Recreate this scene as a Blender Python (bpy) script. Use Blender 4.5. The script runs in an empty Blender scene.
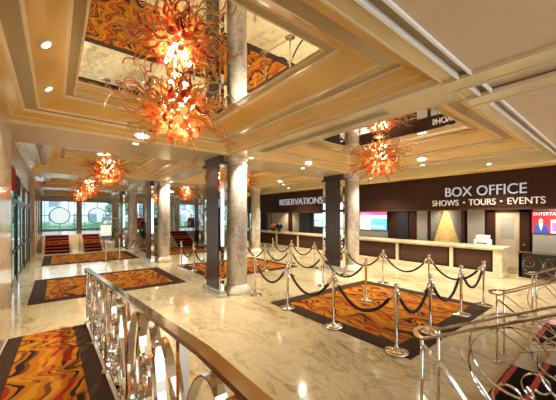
import bpy, bmesh, math, random
from mathutils import Vector, Matrix, Euler, Quaternion
PI = math.pi
rnd = random.Random(7)
SC = bpy.context.scene
COL = SC.collection

# ------------------------------------------------------------------ materials
def mat(name, col=(.8, .8, .8), rough=.5, metal=0., spec=.5, coat=0., emit=None, estr=0., trans=0., alpha=1.):
    m = bpy.data.materials.new(name); m.use_nodes = True
    b = m.node_tree.nodes['Principled BSDF']
    b.inputs['Base Color'].default_value = (*col, 1)
    b.inputs['Roughness'].default_value = rough
    b.inputs['Metallic'].default_value = metal
    b.inputs['Specular IOR Level'].default_value = spec
    b.inputs['Coat Weight'].default_value = coat
    b.inputs['Coat Roughness'].default_value = .08
    if emit:
        b.inputs['Emission Color'].default_value = (*emit, 1)
        b.inputs['Emission Strength'].default_value = estr
    return m

class NT:
    def __init__(s, m):
        s.t = m.node_tree; s.b = s.t.nodes['Principled BSDF']
    def n(s, typ, **kw):
        x = s.t.nodes.new(typ)
        for k, v in kw.items():
            if k in x.inputs: x.inputs[k].default_value = v
            else: setattr(x, k, v)
        return x
    def l(s, a, b): s.t.links.new(a, b)
    def math(s, op, a, b=None):
        x = s.n('ShaderNodeMath', operation=op)
        for i, v in enumerate((a, b)):
            if v is None: continue
            if isinstance(v, (int, float)): x.inputs[i].default_value = v
            else: s.l(v, x.inputs[i])
        return x.outputs[0]
    def ramp(s, fac, stops, interp='LINEAR'):
        r = s.n('ShaderNodeValToRGB'); r.color_ramp.interpolation = interp
        e = r.color_ramp.elements
        while len(e) < len(stops): e.new(.5)
        for i, (p, c) in enumerate(stops):
            e[i].position = p; e[i].color = (*c, 1)
        s.l(fac, r.inputs[0]); return r.outputs[0]
    def obj(s): return s.n('ShaderNodeTexCoord').outputs['Object']
    def bump(s, h, st=.2, d=.02):
        x = s.n('ShaderNodeBump', Strength=st, Distance=d); s.l(h, x.inputs['Height']); s.l(x.outputs[0], s.b.inputs['Normal'])

def marble(name, base, vein, dark, scale, rough, spec=.5, tiles=None, stretch=(1, 1, 1), coat=0., rot=0., amt=1.):
    m = mat(name, base, rough, spec=spec, coat=coat); t = NT(m)
    mp = t.n('ShaderNodeMapping'); t.l(t.obj(), mp.inputs[0]); mp.inputs['Scale'].default_value = stretch; mp.inputs['Rotation'].default_value = (0, 0, rot)
    mp2 = t.n('ShaderNodeMapping'); t.l(t.obj(), mp2.inputs[0]); mp2.inputs['Rotation'].default_value = (0, .2, rot); 
    n0 = t.n('ShaderNodeTexNoise', Scale=scale * .5, Detail=3.0); t.l(mp.outputs[0], n0.inputs[0])
    cl = t.ramp(n0.outputs['Fac'], [(.3, vein), (.5, base), (.72, tuple(min(1, x * 1.1) for x in base))])
    out = cl
    for k, (sc, wd, st) in enumerate(((1., .022, .9), (2.3, .022, .65), (4.6, .03, .35))):
        n = t.n('ShaderNodeTexNoise', Scale=scale * sc, Detail=5.0, Roughness=.6, Distortion=.9); t.l(mp.outputs[0], n.inputs[0])
        d = t.math('ABSOLUTE', t.math('SUBTRACT', n.outputs['Fac'], .5 + .04 * k))
        f = t.ramp(d, [(0, (st * amt,) * 3), (wd * .5, (st * .45 * amt,) * 3), (wd * 1.6, (0, 0, 0))])
        g = t.ramp(n0.outputs['Fac'], [(.34 + .05 * k, (1, 1, 1)), (.62, (.15, .15, .15))])
        f = t.math('MULTIPLY', f, g)
        mx = t.n('ShaderNodeMixRGB'); t.l(f, mx.inputs[0]); t.l(out, mx.inputs[1]); mx.inputs[2].default_value = (*(dark if k < 2 else vein), 1); out = mx.outputs[0]
    if tiles:
        mx = t.n('ShaderNodeMixRGB', blend_type='MULTIPLY')
        br = t.n('ShaderNodeTexBrick', Scale=1.0); br.offset = 0
        br.inputs['Brick Width'].default_value = tiles; br.inputs['Row Height'].default_value = tiles
        br.inputs['Mortar Size'].default_value = .003
        br.inputs['Color1'].default_value = (1, 1, 1, 1); br.inputs['Color2'].default_value = (.95, .94, .92, 1); br.inputs['Mortar'].default_value = (.8, .75, .66, 1)
        t.l(t.obj(), br.inputs[0])
        t.l(out, mx.inputs[1]); t.l(br.outputs[0], mx.inputs[2]); mx.inputs[0].default_value = 1; out = mx.outputs[0]
    t.l(out, t.b.inputs['Base Color']); return m

M = {}
M['floor'] = marble('cream_marble_floor', (.64, .53, .33), (.54, .42, .23), (.22, .15, .07), 1.0, .10, tiles=1.2, stretch=(1.9, .8, 1), rot=.5)
M['stone'] = marble('cream_stone', (.66, .54, .38), (.56, .44, .28), (.42, .31, .2), 1.6, .12)
M['column'] = marble('veined_column_marble', (.78, .72, .62), (.56, .48, .39), (.26, .21, .17), 1.9, .16, stretch=(1.5, 1.5, .8))
M['plaster'] = mat('ceiling_plaster', (.68, .55, .31), .26, coat=.2)
M['panel'] = mat('ceiling_panel_paint', (.62, .465, .30), .5)
M['cove'] = mat('gold_lacquer_cove', (.66, .42, .12), .16, coat=.5)
M['cove2'] = mat('pale_gold_moulding', (.74, .61, .38), .25)
M['white'] = mat('white_moulding', (.9, .9, .9), .35)
M['slot'] = mat('brown_recess', (.52, .39, .22), .4)
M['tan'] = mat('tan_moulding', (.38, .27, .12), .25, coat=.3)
M['mirror'] = mat('mirror_glass', (.93, .90, .84), .01, 1.)
M['chrome'] = mat('polished_chrome', (.80, .77, .72), .08, 1.)
M['nickel'] = mat('satin_nickel', (.62, .58, .52), .22, 1.)
M['bronzerail'] = mat('warm_polished_steel', (.72, .60, .47), .13, 1.)
M['dark'] = mat('dark_bronze_panel', (.045, .028, .022), .3, spec=.35)
M['gold'] = mat('brass', (.80, .52, .20), .2, 1.)
M['wood'] = mat('mahogany', (.042, .014, .008), .45, spec=.22)
M['wood2'] = mat('dark_walnut_front', (.065, .030, .017), .5, spec=.25)
M['black'] = mat('black_velvet', (.008, .008, .009), .75)
M['blackp'] = mat('black_plastic', (.012, .012, .013), .35)
M['border'] = mat('carpet_border', (.052, .029, .018), .95, spec=.1)
M['rednose'] = mat('red_stair_edge', (.42, .045, .015), .8)
M['runner'] = mat('black_stair_carpet', (.018, .010, .008), .95, spec=.1)
M['grey'] = mat('grey_fabric_panel', (.36, .32, .28), .8)
M['cream'] = mat('cream_paint', (.55, .44, .31), .5)
M['ctop'] = marble('counter_marble', (.74, .63, .45), (.6, .48, .3), (.45, .33, .2), 2.5, .15)
M['drape'] = mat('striped_drape', (.05, .045, .045), .8)
M['letters'] = mat('sign_letters', (.50, .52, .58), .3, emit=(.7, .82, 1.), estr=.2)  # faint emission in place of chandelier light falling on the letters
M['letters2'] = mat('sign_small_letters', (.6, .54, .48), .3, emit=(1., .88, .72), estr=.2)  # same stand-in glow for light on the small show line
M['steelblue'] = mat('frame_dark_metal', (.02, .017, .016), .3, .6)
M['streetglass'] = mat('street_window', (.22, .32, .38), .15)
M['leaf'] = mat('leaf_green', (.05, .13, .04), .5)
M['terracotta'] = mat('pale_pot', (.7, .66, .6), .4)
M['red'] = mat('red_fabric', (.35, .03, .03), .7)
M['bluegrey'] = mat('blue_grey_panel', (.06, .075, .12), .4)
M['paper'] = mat('white_plastic', (.75, .73, .70), .4)
def emis(name, c, s):
    m = mat(name, c, .5, emit=c, estr=s); return m
M['lamp'] = emis('lamp_lens', (1., .88, .68), 14)
M['bulb'] = emis('bulb', (1., .75, .4), 55)
M['scr_red'] = emis('screen_red', (.62, .02, .03), .9)
M['scr_pink'] = emis('screen_pink', (.9, .12, .35), .9)
M['scr_white'] = emis('screen_white', (.85, .9, .95), .95)
M['scr_blue'] = emis('screen_blue', (.12, .50, .85), .95)
M['scr_teal'] = emis('screen_teal', (.1, .42, .45), .9)
M['scr_navy'] = emis('screen_navy', (.03, .06, .28), .8)
M['scr_skin'] = emis('screen_skin', (.75, .5, .38), .8)
M['exit'] = emis('exit_red', (.8, .03, .02), 1.2)

def glassmat():
    m = bpy.data.materials.new('window_glass'); m.use_nodes = True; t = m.node_tree; t.nodes.clear()
    o = t.nodes.new('ShaderNodeOutputMaterial'); mx = t.nodes.new('ShaderNodeMixShader'); tr = t.nodes.new('ShaderNodeBsdfTransparent'); gl = t.nodes.new('ShaderNodeBsdfGlossy')
    gl.inputs['Roughness'].default_value = .02; tr.inputs[0].default_value = (.93, .97, .97, 1)
    mx.inputs[0].default_value = .09
    t.links.new(tr.outputs[0], mx.inputs[1]); t.links.new(gl.outputs[0], mx.inputs[2]); t.links.new(mx.outputs[0], o.inputs[0]); return m
M['glass'] = glassmat()
M['frost'] = mat('frosted_disc', (.9, .93, .95), .5)
_t = M['frost'].node_tree; _tr = _t.nodes.new('ShaderNodeBsdfTranslucent'); _mx = _t.nodes.new('ShaderNodeMixShader'); _mx.inputs[0].default_value = .85; _tr.inputs[0].default_value = (.95, .97, 1, 1)
_t.links.new(_t.nodes['Principled BSDF'].outputs[0], _mx.inputs[1]); _t.links.new(_tr.outputs[0], _mx.inputs[2]); _t.links.new(_mx.outputs[0], _t.nodes['Material Output'].inputs[0])
def blown(name, c, e, es):
    m = mat(name, c, .08, spec=.7, coat=.5); b = m.node_tree.nodes['Principled BSDF']
    t = m.node_tree
    tr = t.nodes.new('ShaderNodeBsdfTranslucent'); tr.inputs[0].default_value = (*c, 1)
    mx = t.nodes.new('ShaderNodeMixShader'); mx.inputs[0].default_value = .22
    o = t.nodes['Material Output']
    t.links.new(b.outputs[0], mx.inputs[1]); t.links.new(tr.outputs[0], mx.inputs[2]); t.links.new(mx.outputs[0], o.inputs[0])
    b.inputs['Emission Color'].default_value = (*e, 1); b.inputs['Emission Strength'].default_value = es
    return m
M['g_amber'] = blown('amber_glass', (.70, .36, .035), (1., .5, .08), .04)
M['g_orange'] = blown('orange_glass', (.75, .17, .02), (1., .25, .02), .06)
M['g_red'] = blown('red_glass', (.40, .02, .012), (1., .06, .01), .03)
M['gl_orange'] = blown('lit_orange_globe', (.85, .26, .04), (1., .30, .04), .24)
M['gl_yellow'] = blown('lit_amber_globe', (.92, .45, .11), (1., .55, .16), .6)
M['gl_red'] = blown('lit_red_globe', (.8, .08, .03), (1., .08, .02), .15)

def carpetmat():
    m = mat('swirl_carpet', (.6, .3, .03), .95, spec=.1); t = NT(m)
    co = t.obj(); sp = t.n('ShaderNodeSeparateXYZ'); t.l(co, sp.inputs[0])
    n1 = t.n('ShaderNodeTexNoise', Scale=1.1, Detail=1.0); t.l(co, n1.inputs[0])
    n2 = t.n('ShaderNodeTexNoise', Scale=2.0, Detail=1.0); t.l(co, n2.inputs[0])
    n3 = t.n('ShaderNodeTexNoise', Scale=1.7, Detail=1.0); t.l(co, n3.inputs[0])
    ph = t.math('MULTIPLY', n1.outputs['Fac'], 14.)
    a = t.math('ADD', t.math('MULTIPLY', sp.outputs['Y'], 6.0), ph)
    s = t.math('MULTIPLY', t.math('SINE', a), .10)
    u = t.math('ADD', sp.outputs['X'], s)
    u = t.math('ADD', u, t.math('MULTIPLY', n2.outputs['Fac'], .34))
    u = t.math('ADD', u, t.math('MULTIPLY', n1.outputs['Fac'], .5))
    fr = t.math('FRACT', t.math('MULTIPLY', u, 1.55))
    Or, Ye, Dk, Rd, Br = (.38, .12, .007), (.46, .19, .014), (.030, .013, .008), (.27, .022, .010), (.14, .048, .010)
    c1 = t.ramp(fr, [(0, Dk), (.10, Br), (.17, Or), (.33, Ye), (.42, Or), (.52, Rd), (.60, Or), (.70, Dk), (.76, Ye), (.85, Br), (.94, Or)], 'CONSTANT')
    c2 = t.ramp(fr, [(0, Or), (.12, Ye), (.26, Or), (.36, Br), (.46, Ye), (.58, Or), (.70, Rd), (.84, Or), (.93, Dk)], 'CONSTANT')
    mk = t.ramp(n3.outputs['Fac'], [(.47, (0, 0, 0)), (.52, (1, 1, 1))])
    mx = t.n('ShaderNodeMixRGB'); t.l(mk, mx.inputs[0]); t.l(c1, mx.inputs[1]); t.l(c2, mx.inputs[2])
    t.l(mx.outputs[0], t.b.inputs['Base Color'])
    f = t.n('ShaderNodeTexNoise', Scale=160.0); t.l(co, f.inputs[0]); t.bump(f.outputs['Fac'], .3, .004)
    return m
M['carpet'] = carpetmat()

def pleatmat():
    m = mat('gold_pleats', (.8, .6, .25), .6); t = NT(m)
    n = t.n('ShaderNodeTexNoise', Scale=6.0); t.l(t.obj(), n.inputs[0])
    t.l(t.ramp(n.outputs['Fac'], [(.3, (.75, .50, .18)), (.7, (.92, .68, .30))]), t.b.inputs['Base Color']); return m
M['pleat'] = pleatmat()
for nm in ('wood', 'wood2'):
    t = NT(M[nm]); w = t.n('ShaderNodeTexWave', Scale=2.2, Distortion=5.0, Detail=3.0); w.bands_direction = 'Y'; t.l(t.obj(), w.inputs[0])
    c = t.b.inputs['Base Color'].default_value[:3]
    t.l(t.ramp(w.outputs['Fac'], [(0, tuple(x * .92 for x in c)), (1, tuple(x * 1.08 for x in c))]), t.b.inputs['Base Color'])
for nm, sc in (('plaster', 5.), ('panel', 3.), ('cream', 4.)):
    t = NT(M[nm]); n = t.n('ShaderNodeTexNoise', Scale=sc, Detail=3.0); t.l(t.obj(), n.inputs[0])
    c = t.b.inputs['Base Color'].default_value[:3]
    t.l(t.ramp(n.outputs['Fac'], [(.3, tuple(x * .95 for x in c)), (.7, tuple(min(1, x * 1.04) for x in c))]), t.b.inputs['Base Color'])

# ------------------------------------------------------------------ mesh helpers
class MB:
    def __init__(s): s.v = []; s.f = []; s.m = []; s.sm = []
    def add(s, vs, fs, mi=0, smooth=False):
        o = len(s.v); s.v += [tuple(x) for x in vs]
        for f in fs: s.f.append([i + o for i in f]); s.m.append(mi); s.sm.append(smooth)
        return s
    def box(s, x0, x1, y0, y1, z0, z1, mi=0):
        v = [(x0, y0, z0), (x1, y0, z0), (x1, y1, z0), (x0, y1, z0), (x0, y0, z1), (x1, y0, z1), (x1, y1, z1), (x0, y1, z1)]
        return s.add(v, [(0, 3, 2, 1), (4, 5, 6, 7), (0, 1, 5, 4), (1, 2, 6, 5), (2, 3, 7, 6), (3, 0, 4, 7)], mi)
    def bbox(s, x0, x1, y0, y1, z0, z1, b=.01, mi=0):          # chamfered box
        def ring(z, i): return [(x0 + i, y0 + i, z), (x1 - i, y0 + i, z), (x1 - i, y1 - i, z), (x0 + i, y1 - i, z)]
        vs = ring(z0, b) + ring(z0 + b, 0) + ring(z1 - b, 0) + ring(z1, b); fs = [(3, 2, 1, 0), (12, 13, 14, 15)]
        for k in range(3):
            for i in range(4): j = (i + 1) % 4; fs.append((4 * k + i, 4 * k + j, 4 * k + 4 + j, 4 * k + 4 + i))
        return s.add(vs, fs, mi)
    def quad(s, a, b, c, d, mi=0): return s.add([a, b, c, d], [(0, 1, 2, 3)], mi)
    def lathe(s, prof, n=24, c=(0, 0, 0), mi=0, smooth=True):
        vs = []; fs = []
        for r, z in prof:
            for i in range(n): a = 2 * PI * i / n; vs.append((c[0] + r * math.cos(a), c[1] + r * math.sin(a), c[2] + z))
        for k in range(len(prof) - 1):
            for i in range(n): j = (i + 1) % n; fs.append((k * n + i, k * n + j, (k + 1) * n + j, (k + 1) * n + i))
        fs.append(tuple(range(n))[::-1]); fs.append(tuple((len(prof) - 1) * n + i for i in range(n)))
        return s.add(vs, fs, mi, smooth)
    def tube(s, pts, r, n=8, mi=0, closed=False):
        pts = [Vector(p) for p in pts]; N = len(pts); rs = r if isinstance(r, (list, tuple)) else [r] * N
        vs = []; fs = []; up = None
        for i, p in enumerate(pts):
            a = pts[(i - 1) % N] if closed else pts[max(0, i - 1)]; b = pts[(i + 1) % N] if closed else pts[min(N - 1, i + 1)]
            t = (b - a).normalized()
            if up is None: up = t.orthogonal().normalized()
            up = (up - t * up.dot(t)); up = up.normalized() if up.length > 1e-6 else t.orthogonal().normalized()
            w = t.cross(up)
            for k in range(n): an = 2 * PI * k / n; vs.append(p + (up * math.cos(an) + w * math.sin(an)) * rs[i])
        for i in range(N if closed else N - 1):
            for k in range(n): q = (k + 1) % n; i2 = (i + 1) % N; fs.append((i * n + k, i * n + q, i2 * n + q, i2 * n + k))
        if not closed: fs.append(tuple(range(n))[::-1]); fs.append(tuple((N - 1) * n + k for k in range(n)))
        return s.add(vs, fs, mi, True)
    def strap(s, pts, wdir, w, t, mi=0, closed=False):          # a flat bar along a path, wide across wdir
        pts = [Vector(p) for p in pts]; W = Vector(wdir).normalized() * (w / 2); N = len(pts); vs = []; fs = []
        for i, p in enumerate(pts):
            a = pts[(i - 1) % N] if closed else pts[max(0, i - 1)]; b = pts[(i + 1) % N] if closed else pts[min(N - 1, i + 1)]
            T = (b - a).normalized(); n = T.cross(W).normalized() * (t / 2)
            vs += [p - W - n, p + W - n, p + W + n, p - W + n]
        for i in range(N if closed else N - 1):
            i2 = (i + 1) % N
            for k in range(4): q = (k + 1) % 4; fs.append((i * 4 + k, i * 4 + q, i2 * 4 + q, i2 * 4 + k))
        if not closed: fs += [(3, 2, 1, 0), tuple((N - 1) * 4 + k for k in range(4))]
        return s.add(vs, fs, mi)
    def prism(s, poly, axis, a, b, mi=0):                        # polygon extruded along an axis: poly is in the two others
        def P(u, v, w): return {'x': (w, u, v), 'y': (u, w, v), 'z': (u, v, w)}[axis]
        n = len(poly); vs = [P(u, v, a) for u, v in poly] + [P(u, v, b) for u, v in poly]
        fs = [tuple(range(n))[::-1], tuple(range(n, 2 * n))] + [(i, (i + 1) % n, n + (i + 1) % n, n + i) for i in range(n)]
        return s.add(vs, fs, mi)
    def mesh(s, name, mats):
        me = bpy.data.meshes.new(name); me.from_pydata(s.v, [], s.f)
        for m in (mats if isinstance(mats, (list, tuple)) else [mats]): me.materials.append(m)
        me.polygons.foreach_set('material_index', s.m); me.polygons.foreach_set('use_smooth', s.sm)
        bm = bmesh.new(); bm.from_mesh(me); bmesh.ops.recalc_face_normals(bm, faces=bm.faces); bm.to_mesh(me); bm.free()
        me.update(); return me
    def build(s, name, mats, parent=None):
        o = bpy.data.objects.new(name, s.mesh(name, mats)); COL.objects.link(o)
        if parent: o.parent = parent
        return o

def link(name, me, parent=None, loc=(0, 0, 0)):
    o = bpy.data.objects.new(name, me); COL.objects.link(o); o.parent = parent; o.location = loc; return o
def thing(name, label, cat, loc=(0, 0, 0), rz=0, group=None):
    o = bpy.data.objects.new(name, None); COL.objects.link(o); o.location = loc; o.rotation_euler = (0, 0, rz); o.empty_display_size = .2
    return tag(o, label, cat, group)
def tag(o, label, cat, group=None):
    o['label'] = label; o['category'] = cat; o['kind'] = 'thing'
    if group: o['group'] = group
    return o
def struct(o, label=None):
    o['kind'] = 'structure'
    if label: o['label'] = label
    return o
def copy_tree(o, loc, label, group=None, parent=None):
    c = o.copy(); COL.objects.link(c)
    if parent is None: c.location = loc; c['label'] = label
    else: c.parent = parent
    for ch in o.children: copy_tree(ch, None, None, None, c)
    return c
def text_mesh(s, w, h, depth, m, name):
    cu = bpy.data.curves.new(name, 'FONT'); cu.body = s; cu.size = 1; cu.extrude = .0; cu.align_x = 'LEFT'
    o = bpy.data.objects.new(name, cu); COL.objects.link(o)
    dg = bpy.context.evaluated_depsgraph_get(); me = bpy.data.meshes.new_from_object(o.evaluated_get(dg)); bpy.data.objects.remove(o)
    xs = [v.co.x for v in me.vertices]; ys = [v.co.y for v in me.vertices]; x0, x1, y0, y1 = min(xs), max(xs), min(ys), max(ys)
    bm = bmesh.new(); bm.from_mesh(me)
    r = bmesh.ops.extrude_face_region(bm, geom=bm.faces[:]); top = [g for g in r['geom'] if isinstance(g, bmesh.types.BMVert)]
    for v in top: v.co.z += 1
    for v in bm.verts: v.co = Vector(((v.co.x - x0) / (x1 - x0) * w, (v.co.y - y0) / (y1 - y0) * h, v.co.z * depth))
    bmesh.ops.recalc_face_normals(bm, faces=bm.faces); bm.to_mesh(me); bm.free()
    me.materials.clear(); me.materials.append(m); me.name = name; return me
FACE_LEFT = Matrix(((0, 0, -1), (-1, 0, 0), (0, 1, 0))).to_euler()   # local x runs towards -Y, local y up, faces -X

# ------------------------------------------------------------------ the setting
struct(MB().box(-4, 22, -4, 32, -.2, 0).build('floor', M['floor']), 'cream veined marble floor')

# ceiling with coffers
BX = [(-.67, 3.38), (4.08, 8.25)]
BY = [(1.35 + 6.4 * k, 6.2 + 6.4 * k) for k in range(4)]
FF = .60 / .92
ZS = 3.5
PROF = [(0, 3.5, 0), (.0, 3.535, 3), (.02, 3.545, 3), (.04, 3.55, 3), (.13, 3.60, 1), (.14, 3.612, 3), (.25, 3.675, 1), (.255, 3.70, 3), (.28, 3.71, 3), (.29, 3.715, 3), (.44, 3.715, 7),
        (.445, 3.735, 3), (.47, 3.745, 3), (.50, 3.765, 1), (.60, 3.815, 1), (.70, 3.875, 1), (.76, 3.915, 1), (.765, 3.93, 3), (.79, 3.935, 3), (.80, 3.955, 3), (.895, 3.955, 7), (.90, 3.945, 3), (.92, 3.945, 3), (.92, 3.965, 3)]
def ring(b, r, o, z):
    (x0, x1), (y0, y1) = b, r
    return [(x0 + o, y0 + o, z), (x1 - o, y0 + o, z), (x1 - o, y1 - o * FF, z), (x0 + o, y1 - o * FF, z)]
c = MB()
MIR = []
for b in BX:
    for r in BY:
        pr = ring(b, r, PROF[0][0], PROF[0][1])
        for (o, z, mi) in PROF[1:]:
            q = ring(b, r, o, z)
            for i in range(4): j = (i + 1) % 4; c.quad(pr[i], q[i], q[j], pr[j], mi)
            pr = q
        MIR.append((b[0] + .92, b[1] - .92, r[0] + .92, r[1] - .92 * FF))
def soff(x0, x1, y0, y1, z=ZS, mi=0): c.quad((x0, y0, z), (x0, y1, z), (x1, y1, z), (x1, y0, z), mi)
for (x0, x1) in ((-1.3, -.67), (3.38, 4.08), (8.25, 11.2)): soff(x0, x1, 1.35, 27.6)
for b in BX:
    for k in range(4): soff(b[0], b[1], BY[k][1], BY[k + 1][0] if k < 3 else 27.6)
soff(11.2, 21, 16.5, 27.6)
soff(-1.3, 14, 1.18, 1.35)
# the slot and the flat panels nearer than it
def vert(x0, y0, x1, y1, z0, z1, mi): c.quad((x0, y0, z0), (x1, y1, z0), (x1, y1, z1), (x0, y0, z1), mi)
for (x0, x1) in ((-1.3, 3.42), (3.70, 4.10), (4.40, 14)):
    soff(x0, x1, 1.065, 1.18, 3.545, 4)
    vert(x0, 1.18, x1, 1.18, 3.5, 3.545, 2); vert(x0, 1.065, x1, 1.065, 3.5, 3.545, 2)
    c.box(x0, x1, 1.165, 1.187, 3.472, 3.512, 2); c.box(x0, x1, 1.047, 1.068, 3.472, 3.512, 2)
for (x0, x1) in ((-1.3, 3.42), (4.40, 14)): soff(x0, x1, -1.6, 1.065, 3.5, 5)
for (x0, x1) in ((3.42, 3.70), (4.10, 4.40)):
    c.box(x0, x1, -1.6, 1.35, 3.475, 3.52, 0); c.box(x0 - .015, x0 + .012, -1.6, 1.35, 3.462, 3.5, 3); c.box(x1 - .012, x1 + .015, -1.6, 1.35, 3.462, 3.5, 3)
soff(3.70, 4.10, -1.6, 1.065, 3.54, 5)
# raised beads along the beams
for y in (1.35,): c.box(-1.3, 11, y - .02, y, 3.488, 3.502, 3)
for x in (3.40, 4.04, 8.3): c.box(x, x + .02, 1.36, 27, 3.49, 3.502, 3)
c.box(8.62, 8.66, 1.36, 27, 3.485, 3.502, 3); c.box(10.66, 10.99, 1.0, 17, 3.45, 3.502, 3); c.box(10.78, 10.99, .9, 17, 3.40, 3.452, 6)
struct(c.build('ceiling', [M['plaster'], M['cove'], M['white'], M['cove2'], M['slot'], M['panel'], M['gold'], M['tan']]), 'coffered gold and cream ceiling')
struct(MB().box(-1.4, 21, -1.6, 28, 4.02, 4.1).build('trim_1', M['slot']), 'slab above the ceiling')
which = {(0, 0): 'above the nearest chandelier', (1, 0): 'above the chandelier facing the box office counter', (0, 1): 'above the second chandelier of the left-hand line',
         (1, 1): 'behind the nearest marble column', (0, 2): 'above the third chandelier of the left-hand line', (1, 2): 'third back over the rope lanes', (0, 3): 'beyond the third chandelier of the left line', (1, 3): 'farthest back on the right, by windows'}
for i, (x0, x1, y0, y1) in enumerate(MIR):
    o = MB().box(x0 - .03, x1 + .03, y0 - .03, y1 + .03, 3.964, 3.974).build('ceiling_mirror', M['mirror'])
    tag(o, 'rectangular mirror set in the ceiling coffer ' + which[(i // 4, i % 4)], 'mirror', 'ceiling mirrors')

# walls
struct(MB().box(-.95, -.62, -4, 6.9, 0, 3.55).build('wall_left', M['stone']), 'polished cream stone wall beside the ramp')
wl = MB()
wl.box(-1.25, -.95, 6.9, 9.3, 0, 3.55); wl.box(-1.25, -.95, 17.2, 27.6, 0, 3.55); wl.box(-1.25, -.95, 9.3, 17.2, 3.1, 3.55)
for y in (18.2, 20.6, 23.2): wl.box(-.95, -.80, y, y + .5, 0, 3.5); wl.box(-.95, -.77, y - .04, y + .54, 0, .2)
struct(wl.build('wall_left_entrance', M['stone']), 'stone wall around the entrance doors')
# far window wall
WY = 27.0
fw = MB(); fw.box(-1.25, 21, WY, WY + .25, 0, .95); fw.box(-1.25, 21, WY, WY + .25, 3.15, 3.55)
wins = []
x = -.95
while x < 19.5:
    wins.append((x + .12, x + 2.28)); fw.box(x - .12, x + .12, WY, WY + .25, .95, 3.15); x += 2.4
fw.box(x - .12, 21, WY, WY + .25, .95, 3.15)
struct(fw.build('wall_far', M['cream']), 'far wall with the tall windows')
struct(MB().box(20.8, 21, 16.5, WY, 0, 3.55).build('wall_right_far', M['cream']))
for i, (x0, x1) in enumerate(wins):
    w = bpy.data.objects.new('window_%d' % (i + 1), None); COL.objects.link(w); w.location = ((x0 + x1) / 2, WY + .1, .95); struct(w)
    hw = (x1 - x0) / 2
    f = MB()
    for a in (-hw, hw - .05): f.box(a, a + .05, -.03, .03, 0, 2.2)
    f.box(-hw, hw, -.03, .03, 0, .05); f.box(-hw, hw, -.03, .03, 2.15, 2.2)
    f.build('window_frame', M['steelblue'], w)
    MB().box(-hw + .05, hw - .05, -.004, .004, .05, 2.15).build('pane', M['glass'], w)
    g = MB(); R = .62
    g.tube([(R * math.cos(2 * PI * k / 40), -.05, 1.08 + R * math.sin(2 * PI * k / 40)) for k in range(40)], .028, 6, closed=True)
    for (a, b) in (((0, 0), (0, 1.08 - R)), ((0, 1.08 + R), (0, 2.2)), ((-hw, 1.08), (-R, 1.08)), ((R, 1.08), (hw, 1.08))):
        g.tube([(a[0], -.05, a[1]), (b[0], -.05, b[1])], .018, 6)
    for sx in (-1, 1):
        g.tube([(sx * hw * .82, -.05, .05), (sx * hw * .82, -.05, 2.15)], .012, 6)
        if i % 3 != 0:
            for sz in (.34, 1.82): g.tube([(sx * hw * .82 + .16 * math.cos(2 * PI * k / 20), -.05, sz + .16 * math.sin(2 * PI * k / 20)) for k in range(20)], .014, 5, closed=True)
    if i == 0: MB().add([((R - .02) * math.cos(2 * PI * k / 40), -.05, 1.08 + (R - .02) * math.sin(2 * PI * k / 40)) for k in range(40)], [tuple(range(40))]).build('frosted_disc', M['frost'], w)
    g.build('ring_grille', M['steelblue'], w)

# raised floor at the far end
struct(MB().box(-.95, 20.8, 20.75, WY, 0, .9).build('floor_raised', M['stone']), 'raised stone floor before the far windows')
# landing behind, ramp and kerb
def ramp_z(y): return 0 if y > 6.3 else (.45 if y < 1.05 else (6.3 - y) * .45 / 5.25)
struct(MB().prism([(6.3, 0), (1.05, .45), (-4, .45), (-4, .0)], 'x', -.62, .62).build('ramp', M['stone']), 'stone ramp rising to the landing')
struct(MB().prism([(6.3, 0), (6.3, .035), (1.05, .485), (-4, .485), (-4, .4), (1.05, .4)], 'x', .43, .57).build('kerb', M['stone']), 'pale stone kerb along the ramp')
st = MB()
st.box(.66, 14, -4, .35, 0, .45); st.box(2.3, 14, .35, .64, 0, .30); st.box(2.3, 14, .64, .93, 0, .15)
struct(st.build('steps', M['stone']), 'three marble steps up to the landing')

# ------------------------------------------------------------------ doors on the left
for i, y in enumerate((9.3, 11.93, 14.56)):
    d = bpy.data.objects.new('door_%d' % (i + 1), None); COL.objects.link(d); d.location = (-.95, y + 1.315, 0); struct(d)
    f = MB(); H = 3.1
    for a in (-1.3, 1.24): f.box(-.06, .02, a, a + .06, 0, H)
    f.box(-.06, .02, -1.3, 1.3, 2.4, 2.5); f.box(-.06, .02, -1.3, 1.3, H - .08, H)
    f.build('door_frame', M['steelblue'], d)
    for s in (-1, 1):
        l = MB(); a, b = (-1.21, -.05) if s < 0 else (.05, 1.21)
        for q in (a, b - .06): l.box(-.03, .0, q, q + .06, .02, 2.4)
        l.box(-.03, 0, a, b, .02, .2); l.box(-.03, 0, a, b, 2.3, 2.4)
        leaf = l.build('door_leaf', M['steelblue'], d)
        MB().box(-.03, -.02, a + .09, b - .09, .28, 2.28).build('glass_pane', M['glass'], leaf)
        h = MB(); h.tube([(.09, a + .1, 1.06), (.09, b - .1, 1.06)], .025, 8); h.tube([(0, a + .14, 1.06), (.09, a + .14, 1.06)], .015, 6); h.tube([(0, b - .14, 1.06), (.09, b - .14, 1.06)], .015, 6)
        h.build('push_bar', M['dark'], leaf)
    MB().box(-.03, -.02, -1.2, 1.2, 2.52, 3.02).build('transom_pane', M['glass'], d)

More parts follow.
